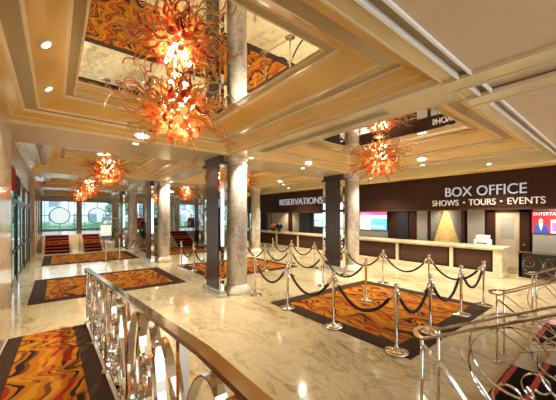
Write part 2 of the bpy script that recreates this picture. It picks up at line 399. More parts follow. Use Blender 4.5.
# ------------------------------------------------------------------ carpets
def carpet(x0, x1, y0, y1, label, bw=.30, z=0, ends=True):
    t = thing('area_carpet', label, 'carpet', ((x0 + x1) / 2, (y0 + y1) / 2, z), 0, 'orange swirl carpets in the lobby')
    hx, hy = (x1 - x0) / 2, (y1 - y0) / 2
    e = bw
    b = MB(); b.box(-hx, -hx + e, -hy, hy, 0, .012); b.box(hx - e, hx, -hy, hy, 0, .012); b.box(-hx + e, hx - e, -hy, -hy + e, 0, .012); b.box(-hx + e, hx - e, hy - e, hy, 0, .012)
    b.build('border', M['border'], t); MB().box(-hx + e, hx - e, -hy + e, hy - e, 0, .012).build('patterned_field', M['carpet'], t)
carpet(-.5, 3.1, 8.4, 11.5, 'orange swirl carpet with dark border on the floor just past the ramp')
carpet(-.45, 3.15, 14.6, 18.1, 'orange swirl carpet in front of the two far carpeted stairs')
carpet(3.87, 7.5, 1.93, 5.2, 'orange swirl carpet inside the nearest rope lane before the counter', .33)
carpet(3.87, 7.5, 8.2, 11.5, 'orange swirl carpet behind the nearest marble column')
carpet(3.9, 7.5, 14.7, 18.1, 'farthest orange swirl carpet, right of the second marble column')
t = thing('ramp_carpet', 'orange wavy runner carpet with dark borders laid up the ramp', 'carpet', (0, 0, 0), 0, None)
def slope_strip(x0, x1, h=.012): return MB().prism([(6.27, ramp_z(6.27)), (6.27, ramp_z(6.27) + h), (1.05, .45 + h), (-3, .45 + h), (-3, .45), (1.05, .45)], 'x', x0, x1)
slope_strip(-.60, -.42).build('border', M['border'], t); slope_strip(.25, .43).build('border', M['border'], t)
slope_strip(-.42, .25).build('patterned_field', M['carpet'], t)

# ------------------------------------------------------------------ columns and piers
def column(x, y, lab):
    t = thing('marble_column', lab, 'column', (x, y, 0), 0, 'round marble columns')
    MB().lathe([(.36, 0), (.36, .10), (.345, .115), (.345, .13), (.325, .15), (.30, .19), (.285, .21), (.265, .23)], 36).build('base', M['column'], t)
    MB().lathe([(.262, .23), (.262, 1.5), (.255, 3.30)], 36).build('shaft', M['column'], t)
    MB().lathe([(.262, 3.30), (.275, 3.31), (.275, 3.34), (.262, 3.35), (.265, 3.40), (.29, 3.44), (.315, 3.475), (.325, 3.499)], 36).build('capital', M['column'], t)
def pier(x, y, lab):                                                 # a thin bronze pier with mirrored edges
    t = thing('mirrored_pier', lab, 'pier', (x, y, 0), 0, 'dark bronze piers beside the columns')
    MB().bbox(-.045, .045, -.45, .5, .14, 3.30, .004).build('mirror_cladding', M['mirror'], t)
    MB().box(-.06, -.044, -.32, .37, .16, 3.28).build('bronze_panel', M['dark'], t)
    b = MB(); b.bbox(-.12, .10, -.5, .55, 0, .10, .01); b.bbox(-.10, .085, -.475, .525, .10, .14, .01); b.build('plinth', M['nickel'], t)
    cp = MB(); cp.bbox(-.10, .09, -.48, .53, 3.28, 3.36, .01); cp.box(-.06, .06, -.42, .46, 3.36, 3.6); cp.build('cap', M['dark'], t)
CY = [6.48, 12.88, 19.28, 25.7]
ln = ['nearest marble column, left end of the rope lanes', 'second marble column back along the left line, past the nearest carpet', 'third marble column along the left line, near the far stairs', 'farthest marble column of the left line, before windows']
rn = ['marble column standing between the rope lane and box office counter', 'second marble column along the counter, seen right of the nearest column', 'third marble column along the counter side, mostly behind others', 'farthest marble column on the counter side by the windows']
for k, y in enumerate(CY):
    column(3.74, y, ln[k]); column(8.6, y, rn[k])
pl = ['dark bronze mirrored pier left of the nearest marble column', 'dark bronze mirrored pier left of the second marble column', 'dark mirrored pier left of the third marble column of the left line', 'x']
pr_ = ['dark brown mirrored pier beside the column at the box office counter', 'dark mirrored pier beside the second column along the counter', 'dark mirrored pier beside the third column along the counter', 'x']
for k in range(3):
    pier(3.23, CY[k] + .27, pl[k]); pier(8.09, CY[k] + .42, pr_[k])

# ------------------------------------------------------------------ ceiling lights and vents
DL = [(3.95, 6.12, 'above the nearest marble column'), (1.30, 6.40, 'on the beam behind the nearest chandelier'), (6.05, 6.42, 'on the beam left of the counter-side column'),
      (8.45, 3.85, 'on the beam facing the box office sign'), (1.30, 12.9, 'on the second beam of the left-hand coffers'), (6.05, 12.85, 'on the second beam of the right-hand coffers'), (8.45, 10.3, 'beside the second right-hand coffer'),
      (3.95, 12.5, 'above the second marble column'), (9.8, 6.5, 'nearest the counter front, beyond the column'), (8.75, 5.55, 'in front of the counter-side marble column'), (9.8, 11.5, 'before the reservations sign'), (1.3, 19.3, 'over the far carpeted stairs'), (9.8, 2.6, 'before the end of the counter')]  # the downlight before the counter-side column is added to brighten its shaft
dl0 = None
def downlight(x, y, lab, z=ZS, tilt=0):
    t = thing('downlight', 'round recessed ceiling downlight ' + lab, 'ceiling light', (x, y, z), 0, 'recessed downlights'); t.rotation_euler = (0, tilt, 0)
    MB().lathe([(.045, -.002), (.045, -.008), (.07, -.008), (.073, -.001), (.073, .002)], 24).build('trim_ring', M['white'], t)
    MB().lathe([(.0, -.0085), (.047, -.0085), (.047, -.011), (.0, -.011)], 20).build('lens', M['lamp'], t)
    return t
def spot(x, y, z, e, size=2.2, blend=.8, r=.06, col=(1, .90, .70)):
    l = bpy.data.lights.new('downlight_beam', 'SPOT'); l.energy = e; l.spot_size = size; l.spot_blend = blend; l.shadow_soft_size = r; l.color = col
    o = bpy.data.objects.new('downlight_beam', l); COL.objects.link(o); o.location = (x, y, z); return o
for (x, y, lab) in DL:
    downlight(x, y, lab); spot(x, y, ZS - .05, 110 if 'column' in lab and 'marble' in lab else 380)
def slope_light(x, y, z, rx, ry, lab):
    t = downlight(x, y, lab, z); t.rotation_euler = (rx, ry, 0); t.scale = (2.3, 1.2, 1) if rx else (1.2, 2.3, 1)  # glowing lens stretched to imitate its scallop of light on the slope
for k in range(3):
    nm = ('nearest', 'second', 'third')[k]
    slope_light(1.35, 6.2 - .09 + 6.4 * k, 3.605, math.radians(-40), 0, 'stretched as light scallop, far slope of the %s left-hand coffer' % nm)
    slope_light(6.0, 6.2 - .09 + 6.4 * k, 3.605, math.radians(-40), 0, 'stretched as light scallop, far slope of the %s right-hand coffer' % nm)
    slope_light(8.25 - .14, 3.72 + 6.4 * k, 3.605, 0, math.radians(31), 'stretched as light scallop, counter-side slope of the %s right-hand coffer' % nm)
sl = math.atan2(.2, .3)
for (y, lab) in ((3.84, 'in the sloped cove left of the chandelier, nearer one'), (5.15, 'in the sloped cove left of the chandelier, farther one')):
    downlight(-.08, y, lab, 3.805, -sl).scale = (.8, 1.1, 1); o = spot(-.05, y, 3.76, 110); 
def slot_vent(x0, x1, y0, y1, lab):
    t = thing('linear_vent', lab, 'air vent', ((x0 + x1) / 2, (y0 + y1) / 2, ZS), 0, 'linear ceiling vents'); hx, hy = (x1 - x0) / 2, (y1 - y0) / 2
    MB().box(-hx, hx, -hy, hy, -.004, .0).build('backing', M['blackp'], t)
    f = MB(); f.box(-hx - .015, -hx, -hy - .015, hy + .015, -.01, 0); f.box(hx, hx + .015, -hy - .015, hy + .015, -.01, 0); f.box(-hx, hx, -hy - .015, -hy, -.01, 0); f.box(-hx, hx, hy, hy + .015, -.01, 0); f.build('frame', M['cove2'], t)
    for i in range(3):
        xx = -hx + (i + .5) * 2 * hx / 3; MB().box(xx - .008, xx + .008, -hy, hy, -.012, -.002).build('slat', M['cove2'], t)
slot_vent(3.64, 3.84, 2.2, 5.4, 'long linear slot vent in the beam between the two nearest chandeliers')

OL = [(1.4, 'before the grey wall'), (2.9, 'before the pale door'), (4.7, 'before the curtains'), (6.6, 'before the black panel'), (8.6, 'before the large screen'), (11.4, 'before the small screen'), (14.6, 'before the orange flowers')]  # unseen office lamps, added to brighten the curtained opening behind the counter
for y, lab in OL:
    t = downlight(11.9, y, 'x', 2.62); t['label'] = 'small added downlight over the box office desk ' + lab; t['group'] = 'added box office downlights'; spot(11.9, y, 2.58, 110)
# ------------------------------------------------------------------ chandeliers
def tendril(seed, L, r):
    q = random.Random(seed); pts = []; rs = []; n = 22
    A = q.uniform(.03, .085); w = q.uniform(9, 17); ph = q.uniform(0, 6.28); bend = q.uniform(-.25, .25); curl = q.choice((0, 1, 1))
    for i in range(n + 1):
        s = i / n; a = A * s ** .6
        x = a * math.cos(w * s + ph) - a * .2 + bend * s * s; y = a * math.sin(w * s + ph); z = L * s
        if curl and s > .72:
            k = (s - .72) / .28; z = L * .72 + .085 * math.sin(k * 4.6); x = (A * .72 ** .6 * math.cos(w * .72 + ph) + bend * .52) + .085 * (1 - math.cos(k * 4.6))
        pts.append((x, y, z)); rs.append(r * (1 - .72 * s) + .003)
    return MB().tube(pts, rs, 7).mesh('glass_tendril', M['g_amber'])
TM = []
for i in range(21):
    me = tendril(i, rnd.uniform(.4, .85), rnd.uniform(.014, .019)); me.materials.clear(); me.materials.append([M['g_amber'], M['g_orange'], M['g_amber'], M['g_amber'], M['g_red'], M['g_amber'], M['g_amber']][i % 7]); TM.append(me)
HM = []
for i in range(8):
    q = random.Random(300 + i); n = 12; a0 = q.uniform(0, 6.28); A = q.uniform(.03, .06); w = q.uniform(5, 9)
    HM.append(MB().tube([(A * math.cos(a0 + w * k / n) * k / n, A * math.sin(a0 + w * k / n) * k / n, .24 * k / n) for k in range(n + 1)], [.03 * (1 - .8 * k / n) + .004 for k in range(n + 1)], 7).mesh('glass_horn', M[('g_orange', 'g_red', 'g_amber', 'gl_orange')[i % 4]]))
GM = []
for i in range(9):
    q = random.Random(100 + i); R = .055
    prof = [(R * math.sin(PI * k / 10) * (1 + .12 * math.sin(k * 1.3 + i)), -R * 1.2 * math.cos(PI * k / 10)) for k in range(1, 10)]
    GM.append(MB().lathe(prof, 14).mesh('glass_globe', [M['gl_orange'], M['gl_yellow'], M['gl_red']][(i * 2) % 3 if i < 6 else 1]))
def fib(n):
    for i in range(n):
        z = 1 - 2 * (i + .5) / n; r = math.sqrt(1 - z * z); a = i * 2.399963; yield Vector((r * math.cos(a), r * math.sin(a), z))
def chandelier(loc, label, full=True, seed=1):
    q = random.Random(seed)
    t = thing('glass_chandelier', label, 'chandelier', loc, 0, 'blown glass chandeliers')
    top = (3.962 - loc[2]) / .94
    MB().lathe([(.0, top), (.15, top), (.15, top - .02), (.05, top - .05), (.0, top - .05)][1:4], 24).build('ceiling_plate', M['gold'], t)
    MB().tube([(0, 0, -.15), (0, 0, top - .03)], .018, 8).build('stem', M['gold'], t)
    for a in range(5): MB().lathe([(.015, .2), (.04, .235), (.046, .275), (.03, .31), (.005, .33)], 10, (.17 * math.cos(a * 1.2566), .17 * math.sin(a * 1.2566), 0)).build('bulb', M['bulb'], t)
    gl, td = [], []
    for i, u in enumerate(fib(100)):
        rr = .33 if u.z > -.2 else .33 + .10 * (-u.z)
        sc = q.uniform(.75, 1.15); gl.append((GM[(i * 7 + q.randint(0, 3)) % 9], u * rr * q.uniform(.88, 1.05) * Vector((1, 1, .92)).x, u, sc))
    hn = [(HM[q.randint(0, 7)], u * .24, u, q.uniform(.8, 1.25)) for u in fib(110)]
    N = 124
    for i, u in enumerate(fib(N)):
        u = (u + Vector((q.uniform(-.25, .25), q.uniform(-.25, .25), q.uniform(-.3, .15)))).normalized()
        if u.z > .3: u.z *= .3; u.normalize()
        sc = q.uniform(.6, 1.0) * (1.08 if abs(u.z) < .5 else .72)
        td.append((TM[(i * 5 + q.randint(0, 4)) % 21], u * .30, u, sc))
    lim = top - .09
    def fit(it):
        me, p, u, s_ = it; zr = max(.2, max(v.co.z for v in me.vertices)); rr = max(math.hypot(v.co.x, v.co.y) for v in me.vertices)
        while p.z + s_ * (zr * max(0, u.z) + rr * math.sqrt(max(0, 1 - u.z * u.z))) > lim and s_ > .25: s_ *= .9
        return (me, p, u, s_)
    gl, hn, td = [fit(x) for x in gl], [fit(x) for x in hn], [fit(x) for x in td]
    def place(o, p, u, s):
        o.location = p; o.rotation_mode = 'QUATERNION'; o.rotation_quaternion = u.to_track_quat('Z', 'X') @ Quaternion((0, 0, 1), q.uniform(0, 6.28)); o.scale = (s, s, s)
    def join(name, items):
        mb = MB(); mats = []
        for me, p, u, s in items:
            Mx = Matrix.Translation(p) @ (u.to_track_quat('Z', 'X') @ Quaternion((0, 0, 1), q.uniform(0, 6.28))).to_matrix().to_4x4() @ Matrix.Scale(s, 4)
            m = me.materials[0]
            if m not in mats: mats.append(m)
            mb.add([Mx @ v.co for v in me.vertices], [tuple(f.vertices) for f in me.polygons], mats.index(m), True)
        o = mb.build(name, mats, t); o['kind'] = 'stuff'; return o
    if full:
        for it in gl[:100]: place(link('glass_globe', it[0], t), *it[1:])
        for it in sorted(td, key=lambda a: -a[3])[:100]: place(link('glass_tendril', it[0], t), *it[1:])
        for it in hn[:100]: place(link('glass_horn', it[0], t), *it[1:])
        join('glass_tendrils', sorted(td, key=lambda a: -a[3])[100:])
    else:
        join('glass_globes', gl + hn); join('glass_tendrils', td)
    l = bpy.data.lights.new('chandelier_glow', 'POINT'); l.energy = 150; l.color = (1, .86, .60); l.shadow_soft_size = .12
    o = bpy.data.objects.new('chandelier_glow', l); COL.objects.link(o); o.parent = t; o.location = (0, 0, .15)
    t.scale = (.94, .94, .94)
    return t
chandelier((1.32, 3.92, 3.50), 'nearest and largest-looking amber glass chandelier, over the floor before the ramp', True, 1)
chandelier((6.3, 3.92, 3.44), 'amber glass chandelier over the rope lane facing the box office', True, 2)
chandelier((1.30, 10.35, 3.45), 'second chandelier in the left-hand line, over the first square carpet', True, 3)
chandelier((1.30, 16.75, 3.42), 'third chandelier in the left-hand line, over the second carpet', False, 4)
chandelier((6.16, 10.35, 3.45), 'amber chandelier mostly behind the nearest marble column', False, 5)
chandelier((6.16, 16.75, 3.42), 'small-looking far chandelier between the two dark piers', False, 6)
chandelier((1.30, 23.1, 3.42), 'farthest chandelier in the left-hand line, over the raised floor', False, 7)
chandelier((6.16, 23.1, 3.42), 'farthest right-hand chandelier, close to the windows', False, 8)

# ------------------------------------------------------------------ stanchions and ropes
STM = [MB().lathe([(.17, 0), (.17, .012), (.16, .022), (.10, .035), (.045, .05), (.035, .07)], 32).mesh('base', M['chrome']),
       MB().lathe([(.027, .06), (.027, .86), (.027, .861)], 16).mesh('pole', M['chrome']),
       MB().lathe([(.024, .86), (.036, .865), (.036, .915), (.026, .92), (.022, .935), (.034, .95), (.040, .968), (.034, .988), (.012, 1.0)], 20).mesh('finial', M['chrome'])]
def stanchion(x, y, lab):
    t = thing('rope_stanchion', lab, 'stanchion', (x, y, .012 if any(a <= x <= b and c_ <= y <= d for a, b, c_, d in CARP) else 0), 0, 'chrome rope stanchions')
    for n, me in zip(('base', 'pole'), STM): q = link(n, me, t)
    link('finial', STM[2], q)
CARP = [(3.87, 7.5, 1.93, 5.2), (3.87, 7.5, 8.2, 11.5), (-.45, 3.15, 14.6, 18.1)]
S = {'F1': (3.92, 2.16, 'chrome stanchion at the carpet corner nearest the camera'), 'F2': (3.93, 3.36, 'chrome stanchion in the front row, second from the near carpet corner'),
     'F3': (3.95, 4.67, 'chrome stanchion in the front row, third from the near carpet corner'), 'F4': (3.96, 5.95, 'chrome stanchion standing right beside the nearest marble column'),
     'F5': (3.93, 8.6, 'chrome stanchion hidden behind the nearest dark pier'), 'F6': (3.93, 9.9, 'chrome stanchion just left of the nearest dark pier'), 'F7': (3.93, 11.2, 'chrome stanchion just right of the second marble column'),
     'N1': (5.05, 2.17, 'chrome stanchion behind the nearest stair-rail loop'), 'N2': (6.43, 2.17, 'shorter-looking middle stanchion right of the carpet, on the near edge'),
     'N3': (7.55, 2.1, 'rightmost chrome stanchion of the rope lane, before the counter end'), 'R2': (7.68, 3.34, 'chrome stanchion on the counter side, second from the counter end'),
     'R3': (7.67, 4.65, 'chrome stanchion right of the counter-side column, on the carpet edge'), 'R4': (7.7, 6.1, 'chrome stanchion hidden behind the counter-side column'),
     'R5': (7.78, 7.6, 'chrome stanchion left of the counter-side pier'), 'R6': (7.75, 8.9, 'chrome stanchion in back row behind the mid-lane post'), 'R7': (7.75, 10.2, 'farthest chrome stanchion of the counter-side row'),
     'M1': (5.8, 3.96, 'chrome stanchion standing in the middle of the nearest lane carpet'), 'M2': (6.0, 5.51, 'mid-lane stanchion left of the dark counter-side pier'),
     'M3': (6.1, 7.08, 'mid-lane stanchion at the corner of the second lane carpet'), 'M4': (5.95, 8.3, 'mid-lane stanchion standing on the second lane carpet'), 'M5': (5.9, 9.5, 'mid-lane stanchion just behind the nearest marble column'),
     'L1': (2.25, 14.3, 'chrome stanchion by the sign post at the second square carpet'), 'L2': (3.36, 16.7, 'chrome stanchion left of the second dark pier, on far carpet')}
for k, (x, y, lab) in S.items(): stanchion(x, y, lab)
R = [('F1', 'F2', 'front row, first from near carpet corner'), ('F2', 'F3', 'front row, second from near carpet corner'), ('F3', 'F4', 'front row, ending beside the marble column'), ('F1', 'N1', 'right of the carpet corner stanchion'),
     ('N1', 'N2', 'in the middle of the near carpet edge'), ('N2', 'N3', 'at the right end of the near carpet edge'), ('N3', 'R2', 'on the counter side nearest the counter end'), ('R2', 'R3', 'on the counter side, in front of dark counter panel'),
     ('R3', 'R4', 'reaching behind the counter-side column'), ('R4', 'R5', 'passing behind the counter-side pier'), ('R5', 'R6', 'in the back row left of the counter-side pier'), ('R6', 'R7', 'farthest in the back row'), ('M1', 'M2', 'mid-lane, in front of the dark counter-side pier'),
     ('M2', 'M3', 'mid-lane, left of the dark counter-side pier'), ('M3', 'M4', 'mid-lane, over the second lane carpet'), ('M4', 'M5', 'mid-lane, next to the nearest column'), ('F5', 'F6', 'left of the nearest dark pier'), ('F6', 'F7', 'right of the second marble column'), ('L1', 'L2', 'slack over the far square carpet')]
for a, b, lab in R:
    (x0, y0, _), (x1, y1, _) = S[a], S[b]; A = Vector((x0, y0, .89)); B = Vector((x1, y1, .89)); D = (B - A).normalized(); L = (B - A).length
    mid = (A + B) / 2; A -= mid; B -= mid; A.z = B.z = 0; a0 = A + D * .037; b0 = B - D * .037
    t = thing('velvet_rope', 'black velvet rope ' + lab, 'rope', (mid.x, mid.y, .89), 0, 'black velvet ropes between stanchions')
    sag = .44 * min(1.15, L / 1.3) ** .5
    def P(s): return a0.lerp(b0, s) + Vector((0, 0, -sag * (1 - (2 * s - 1) ** 2) ** .9))
    MB().tube([P(.07 + .86 * i / 22) for i in range(23)], .025, 10).build('rope', M['black'], t)
    for ss in ((0, .035, .07), (.93, .965, 1)):
        MB().tube([P(s) for s in ss], [.014, .026, .026] if ss[0] == 0 else [.026, .026, .014], 10).build('end_hook', M['chrome'], t)

# ------------------------------------------------------------------ railings
def ell(cy, cz, ry, rz, n=40, tilt=0, x=0):
    out = []
    for i in range(n):
        a = 2 * PI * i / n; u, v = ry * math.cos(a), rz * math.sin(a)
        out.append((x, cy + u * math.cos(tilt) - v * math.sin(tilt), cz + u * math.sin(tilt) + v * math.cos(tilt)))
    return out
def spiral(cy, cz, r0, r1, turns, a0, n=44, x=0): return [(x, cy + (r0 + (r1 - r0) * i / n) * math.cos(a0 + turns * 2 * PI * i / n), cz + (r0 + (r1 - r0) * i / n) * math.sin(a0 + turns * 2 * PI * i / n)) for i in range(n + 1)]
t = thing('ramp_railing', 'polished steel ramp railing with oval scrolls along the carpeted ramp', 'railing', (.455, 0, 0))
YS = [6.2, 4.85, 3.65, 2.45, 1.28, .1, -1.2]
top = lambda y: ramp_z(y) + 1.02
pts = [(0, y, top(y)) for y in (6.32, 5, 4, 3, 2, 1.05, 0, -1.2)]
hr = MB(); hr.strap(pts, (1, 0, 0), .056, .022); hr.strap([(0, 6.32, top(6.3)), (0, 6.38, 1.02), (0, 6.39, .97), (0, 6.36, .93), (0, 6.22, .94)], (1, 0, 0), .065, .016)
hr.build('handrail', M['bronzerail'], t)
MB().strap([(0, y, ramp_z(y) + .13) for y in (6.2, 1.05, -1.2)], (1, 0, 0), .04, .015).build('bottom_rail', M['chrome'], t)
for y in YS:
    p = MB(); p.bbox(-.022, .022, y - .022, y + .022, ramp_z(y) + .03, top(y) - .01, .004); p.bbox(-.05, .05, y - .05, y + .05, ramp_z(y) + .02, ramp_z(y) + .045, .004); p.build('post', M['chrome'], t)
for a, b in zip(YS[:-1], YS[1:]):
    m = (a + b) / 2; zc = ramp_z(m) + .58; w = (a - b)
    MB().strap(ell(m, zc, w * .22, .43), (1, 0, 0), .05, .009, closed=True).build('oval_scroll', M['chrome'], t)
    for s in (-1, 1):
        MB().strap(ell(m + s * w * .30, zc - .02, w * .16, .40, tilt=s * .22), (1, 0, 0), .045, .008, closed=True).build('oval_scroll', M['chrome'], t)
        MB().strap([(0, m + s * w * .47, ramp_z(m) + .14), (0, m + s * w * .25, zc), (0, m + s * w * .06, zc + .42)], (1, 0, 0), .045, .008).build('diagonal_strap', M['chrome'], t)
    MB().strap(ell(m, zc - .26, .10, .10, 24), (1, 0, 0), .05, .009, closed=True).build('ring_scroll', M['chrome'], t)
    MB().strap(ell(m, zc + .05, .07, .12, 24), (1, 0, 0), .05, .009, closed=True).build('ring_scroll', M['chrome'], t)

def stair_z(y): return 0 if y > .93 else (.45 if y < .08 else min(.45, (.93 - y) * .52))
def stair_rail(xc, lab):
    t = thing('stair_railing', lab, 'railing', (xc, 0, 0), 0, 'polished stair railings with scrolls')
    tp = lambda y: .92 + (0 if y > 1.15 else (.48 if y < .23 else (1.15 - y) * .525))
    ys = [1.15, .8, .5, .23, -.3, -1.2]; h = .17
    for s in (-1, 1):
        MB().strap([(s * h, y, tp(y)) for y in ys], (1, 0, 0), .042, .018).build('handrail', M['bronzerail'], t)
    lp = [(h * math.cos(a), 1.15 + h * .8 * math.sin(a), .92) for a in [PI * i / 20 for i in range(21)]]
    MB().strap(lp, (0, 0, 1), .016, .042).build('end_loop', M['bronzerail'], t)
    for y in (1.17, .0, -1.1):
        for s in (-1, 1):
            z0 = 0 if y > .93 else .45
            p = MB().tube([(s * h, y, z0), (s * h, y, tp(y) - .005)], .014, 8).build('post', M['chrome'], t); MB().bbox(s * h - .06, s * h + .06, y - .035, y + .035, z0, z0 + .012, .003).build('foot_plate', M['nickel'], p)
    for s in (-1, 1):
        x = s * h; d = .05 * s
        for (pts, cl, w) in ((ell(.53 + d, .88, .33, .33, tilt=-.3, x=x), True, .028), (spiral(.50 - d, .70, .15, .04, 1.5, 2.2, x=x), False, .026), (ell(.24 + d, 1.02, .22, .24, x=x), True, .026), (spiral(.22, .72, .12, .03, 1.4, .6, x=x), False, .026),
                          ([(x, 1.16, .86), (x, .98, .72), (x, .80, .50), (x, .64, .28)], False, .05 if s < 0 else .022), ([(x, 1.16, .45), (x, .98, .34), (x, .8, .22)], False, .022),
                          (ell(-.60, .98, .38, .30, x=x), True, .028), (spiral(-.60, .95, .2, .05, 1.5, 0, x=x), False, .026), ([(x, .95, .20), (x, .2, .57), (x, -1.1, .57)], False, .022)):
            MB().strap(pts, (1, 0, 0), w, .007, closed=cl).build('scroll', M['chrome'], t)
stair_rail(2.72, 'nearest looped stair railing beside the rope-lane carpet corner')
stair_rail(4.92, 'middle stair railing between the two red-edged step carpets')
stair_rail(7.08, 'farthest stair railing, just in front of the counter end')
def step_carpet(x0, x1, lab):
    t = thing('step_carpet', lab, 'stair carpet', ((x0 + x1) / 2, .35, 0), 0, 'black step carpets with red edges'); h = (x1 - x0) / 2
    for k, y in enumerate((.93, .64, .35)):
        z = .15 * (k + 1); y -= .35
        tpad = MB().box(-h, h, y - (.275 if k < 2 else 2.5), y - .05, z, z + .012); tpad = tpad.build('tread_pad', M['runner'], t)
        e = MB(); e.box(-h, h, y - .05, y + .012, z, z + .014); e.box(-h, h, y, y + .012, z - .04, z + .014); e.build('red_nosing', M['rednose'], tpad)
step_carpet(3.42, 4.42, 'black carpet with red edges on the steps nearer the camera'); step_carpet(5.55, 6.6, 'black carpet with red edges on the steps beyond the middle railing')

# far carpeted stairs
def far_stairs(x0, x1, lab):
    t = thing('carpeted_stairs', lab, 'stairs', ((x0 + x1) / 2, 19.0, 0), 0, 'far carpeted stairs'); h = (x1 - x0) / 2; n = 6; td = 1.75 / n
    s = MB()
    for k in range(n): s.box(-h - .12, h + .12, k * td, 1.75, k * .15, (k + 1) * .15)
    s.build('stone_steps', M['stone'], t)
    for k in range(n):
        z = (k + 1) * .15; y = k * td; m = M['carpet'] if k == 3 else M['runner']
        r = MB(); r.box(-h, h, y - .012, y, z - .15, z - .05); r.box(-h, h, y + .05, y + td, z, z + .01); rp = r.build('step_pad', m, t)
        e = MB(); e.box(-h, h, y - .016, y + .05, z - .05, z + .012); e.build('red_nosing', M['rednose'], rp)
far_stairs(-.45, .6, 'left-hand carpeted stairs below the big ring window'); far_stairs(1.25, 2.1, 'right-hand carpeted stairs beside the sign post'); far_stairs(6.4, 7.6, 'carpeted stairs seen between second column and nearest pier')

# ------------------------------------------------------------------ box office
fa = MB(); fa.box(11.0, 11.25, -4, 17.6, 2.2, 3.56)
struct(fa.build('wall_right', M['wood']), 'mahogany header wall that carries the signs')
struct(MB().box(10.98, 11.0, -4, 17.6, 2.2, 2.25).build('trim_2', M['wood2']))
struct(MB().box(11.0, 11.25, 17.6, 18.0, 0, 3.56).build('wall_right_end', M['wood']))
struct(MB().box(11.25, 12.6, -4, 17.8, 2.62, 2.68).build('ceiling_office', M['wood2']))
struct(MB().box(12.5, 12.7, -4, 18.0, 0, 2.65).build('wall_back', M['wood']), 'mahogany back wall of the box office')
struct(MB().box(12.44, 12.5, -4, 2.10, 0, 2.62).build('wall_office', M['grey']), 'grey wall behind the right-hand screen')
def wpanel(y0, y1, m, lab, z0=0, z1=2.45):
    o = MB().bbox(12.45, 12.497, y0, y1, z0, z1, .012).build('wainscot', m); tag(o, lab, 'wall covering', 'panels on the box office back wall')
wpanel(5.47, 5.92, M['grey'], 'narrow grey panel left of the curtained opening'); wpanel(3.44, 3.99, M['grey'], 'grey panel between curtained opening and pale door')
wpanel(7.32, 9.6, M['grey'], 'grey panel behind the large blue and white screen'); wpanel(6.32, 6.85, M['blackp'], 'black recessed panel right of the blue and white screen')
wpanel(12.6, 13.5, M['bluegrey'], 'dark blue panel left of the small teal screen'); wpanel(13.55, 14.2, M['cream'], 'pale panel beside the dark blue panel'); wpanel(14.65, 16.5, M['cream'], 'wide pale panel behind the orange flowers'); wpanel(10.6, 12.5, M['wood2'], 'brown panel behind the small teal screen')
wpanel(16.6, 17.05, M['grey'], 'leftmost narrow grey panel of the back wall')
# door with frame
d = bpy.data.objects.new('door_4', None); COL.objects.link(d); d.location = (12.5, 2.77, 0); struct(d, 'pale door behind the counter')
f = MB(); f.box(-.10, 0, -.60, -.34, 0, 2.5); f.box(-.10, 0, .33, .58, 0, 2.5); f.box(-.10, 0, -.60, .58, 2.14, 2.5); f.build('door_frame', M['wood'], d)
MB().bbox(-.06, -.01, -.34, .33, 0, 2.14, .006).build('door_leaf', M['cream'], d)
lf = MB(); lf.box(-.066, -.058, -.2, .19, 1.2, 1.95); lf.build('door_panel', M['grey'], d)
MB().lathe([(.012, 0), (.03, .02), (.03, .05), (.01, .06)], 12, (-.10, -.45, 1.0)).build('knob', M['gold'], d)
# curtained opening
t = thing('stage_curtain', 'pair of striped grey curtains drawn aside over a gold pleated blind', 'curtain', (12.5, 4.73, 0))
def pleats(y0, y1, zt, zb, n, amp, x, y0b=None, y1b=None, two=False):
    vs = []; fs = []; N = n * 8; y0b = y0 if y0b is None else y0b; y1b = y1 if y1b is None else y1b; rows = 8
    for r in range(rows + 1):
        v = r / rows; e = v ** 1.05
        for i in range(N + 1): s = i / N; a = y0 + (y0b - y0) * e; b = y1 + (y1b - y1) * e; vs.append((x - amp * (1 + math.cos(s * n * 2 * PI)), a + (b - a) * s, zt + (zb - zt) * v))
    for r in range(rows):
        for i in range(N): k = r * (N + 1) + i; fs.append((k, k + 1, k + N + 2, k + N + 1))
    mb = MB().add(vs, fs, 0, True)
    mb.m = [(k % N) % 8 // 4 for k in range(len(fs))] if two else mb.m
    return mb
pleats(-.5, .5, 2.3, .9, 16, .015, -.03).build('pleated_blind', M['pleat'], t)
pleats(.02, .56, 2.5, 1.02, 7, .02, -.09, .47, .57, True).build('drape', [M['drape'], M['grey']], t); pleats(-.56, -.02, 2.5, 1.02, 7, .02, -.09, -.57, -.47, True).build('drape', [M['drape'], M['grey']], t)
f = MB(); f.box(-.12, 0, .56, .66, 0, 2.6); f.box(-.12, 0, -.66, -.56, 0, 2.6); f.box(-.14, 0, -.66, .66, 2.5, 2.62); f.build('opening_frame', M['wood'], t)
# counter
t = thing('service_counter', 'long service counter with cream marble top and dark brown front panels', 'counter', (11.2, 0, 0))
YE = 17.5
b = MB(); b.bbox(-.12, .62, 2.55, YE, .93, 1.0, .012); b.bbox(-.08, .58, 2.6, YE, .88, .93, .01); b.build('marble_top', M['ctop'], t)
b = MB(); b.box(.06, .5, 2.7, YE, .16, .88); b.build('body', M['wood2'], t)
MB().bbox(-.05, .55, 2.6, YE, 0, .16, .01).build('plinth', M['ctop'], t)
py = [2.62, 4.05, 6.1, 8.15, 10.2, 12.25, 14.3, 16.35]
for y in py: MB().bbox(-.02, .08, y, y + (.24 if y == 2.62 else .1), .16, .88, .005).build('marble_post', M['ctop'], t)
MB().box(.08, .52, 2.62, 2.7, .16, .88).build('end_panel', M['ctop'], t)
for y0, y1 in zip(py, py[1:] + [YE - .1]):
    a, bb = y0 + (.30 if y0 == 2.62 else .16), y1 - .06
    pn = MB().box(.045, .06, a, bb, .20, .86).build('front_panel', M['wood2'], t); f = MB()
    f.box(.03, .065, a, a + .03, .22, .84); f.box(.03, .065, bb - .03, bb, .22, .84); f.box(.03, .065, a, bb, .22, .25); f.box(.03, .065, a, bb, .81, .84); f.build('moulding', M['wood'], pn)
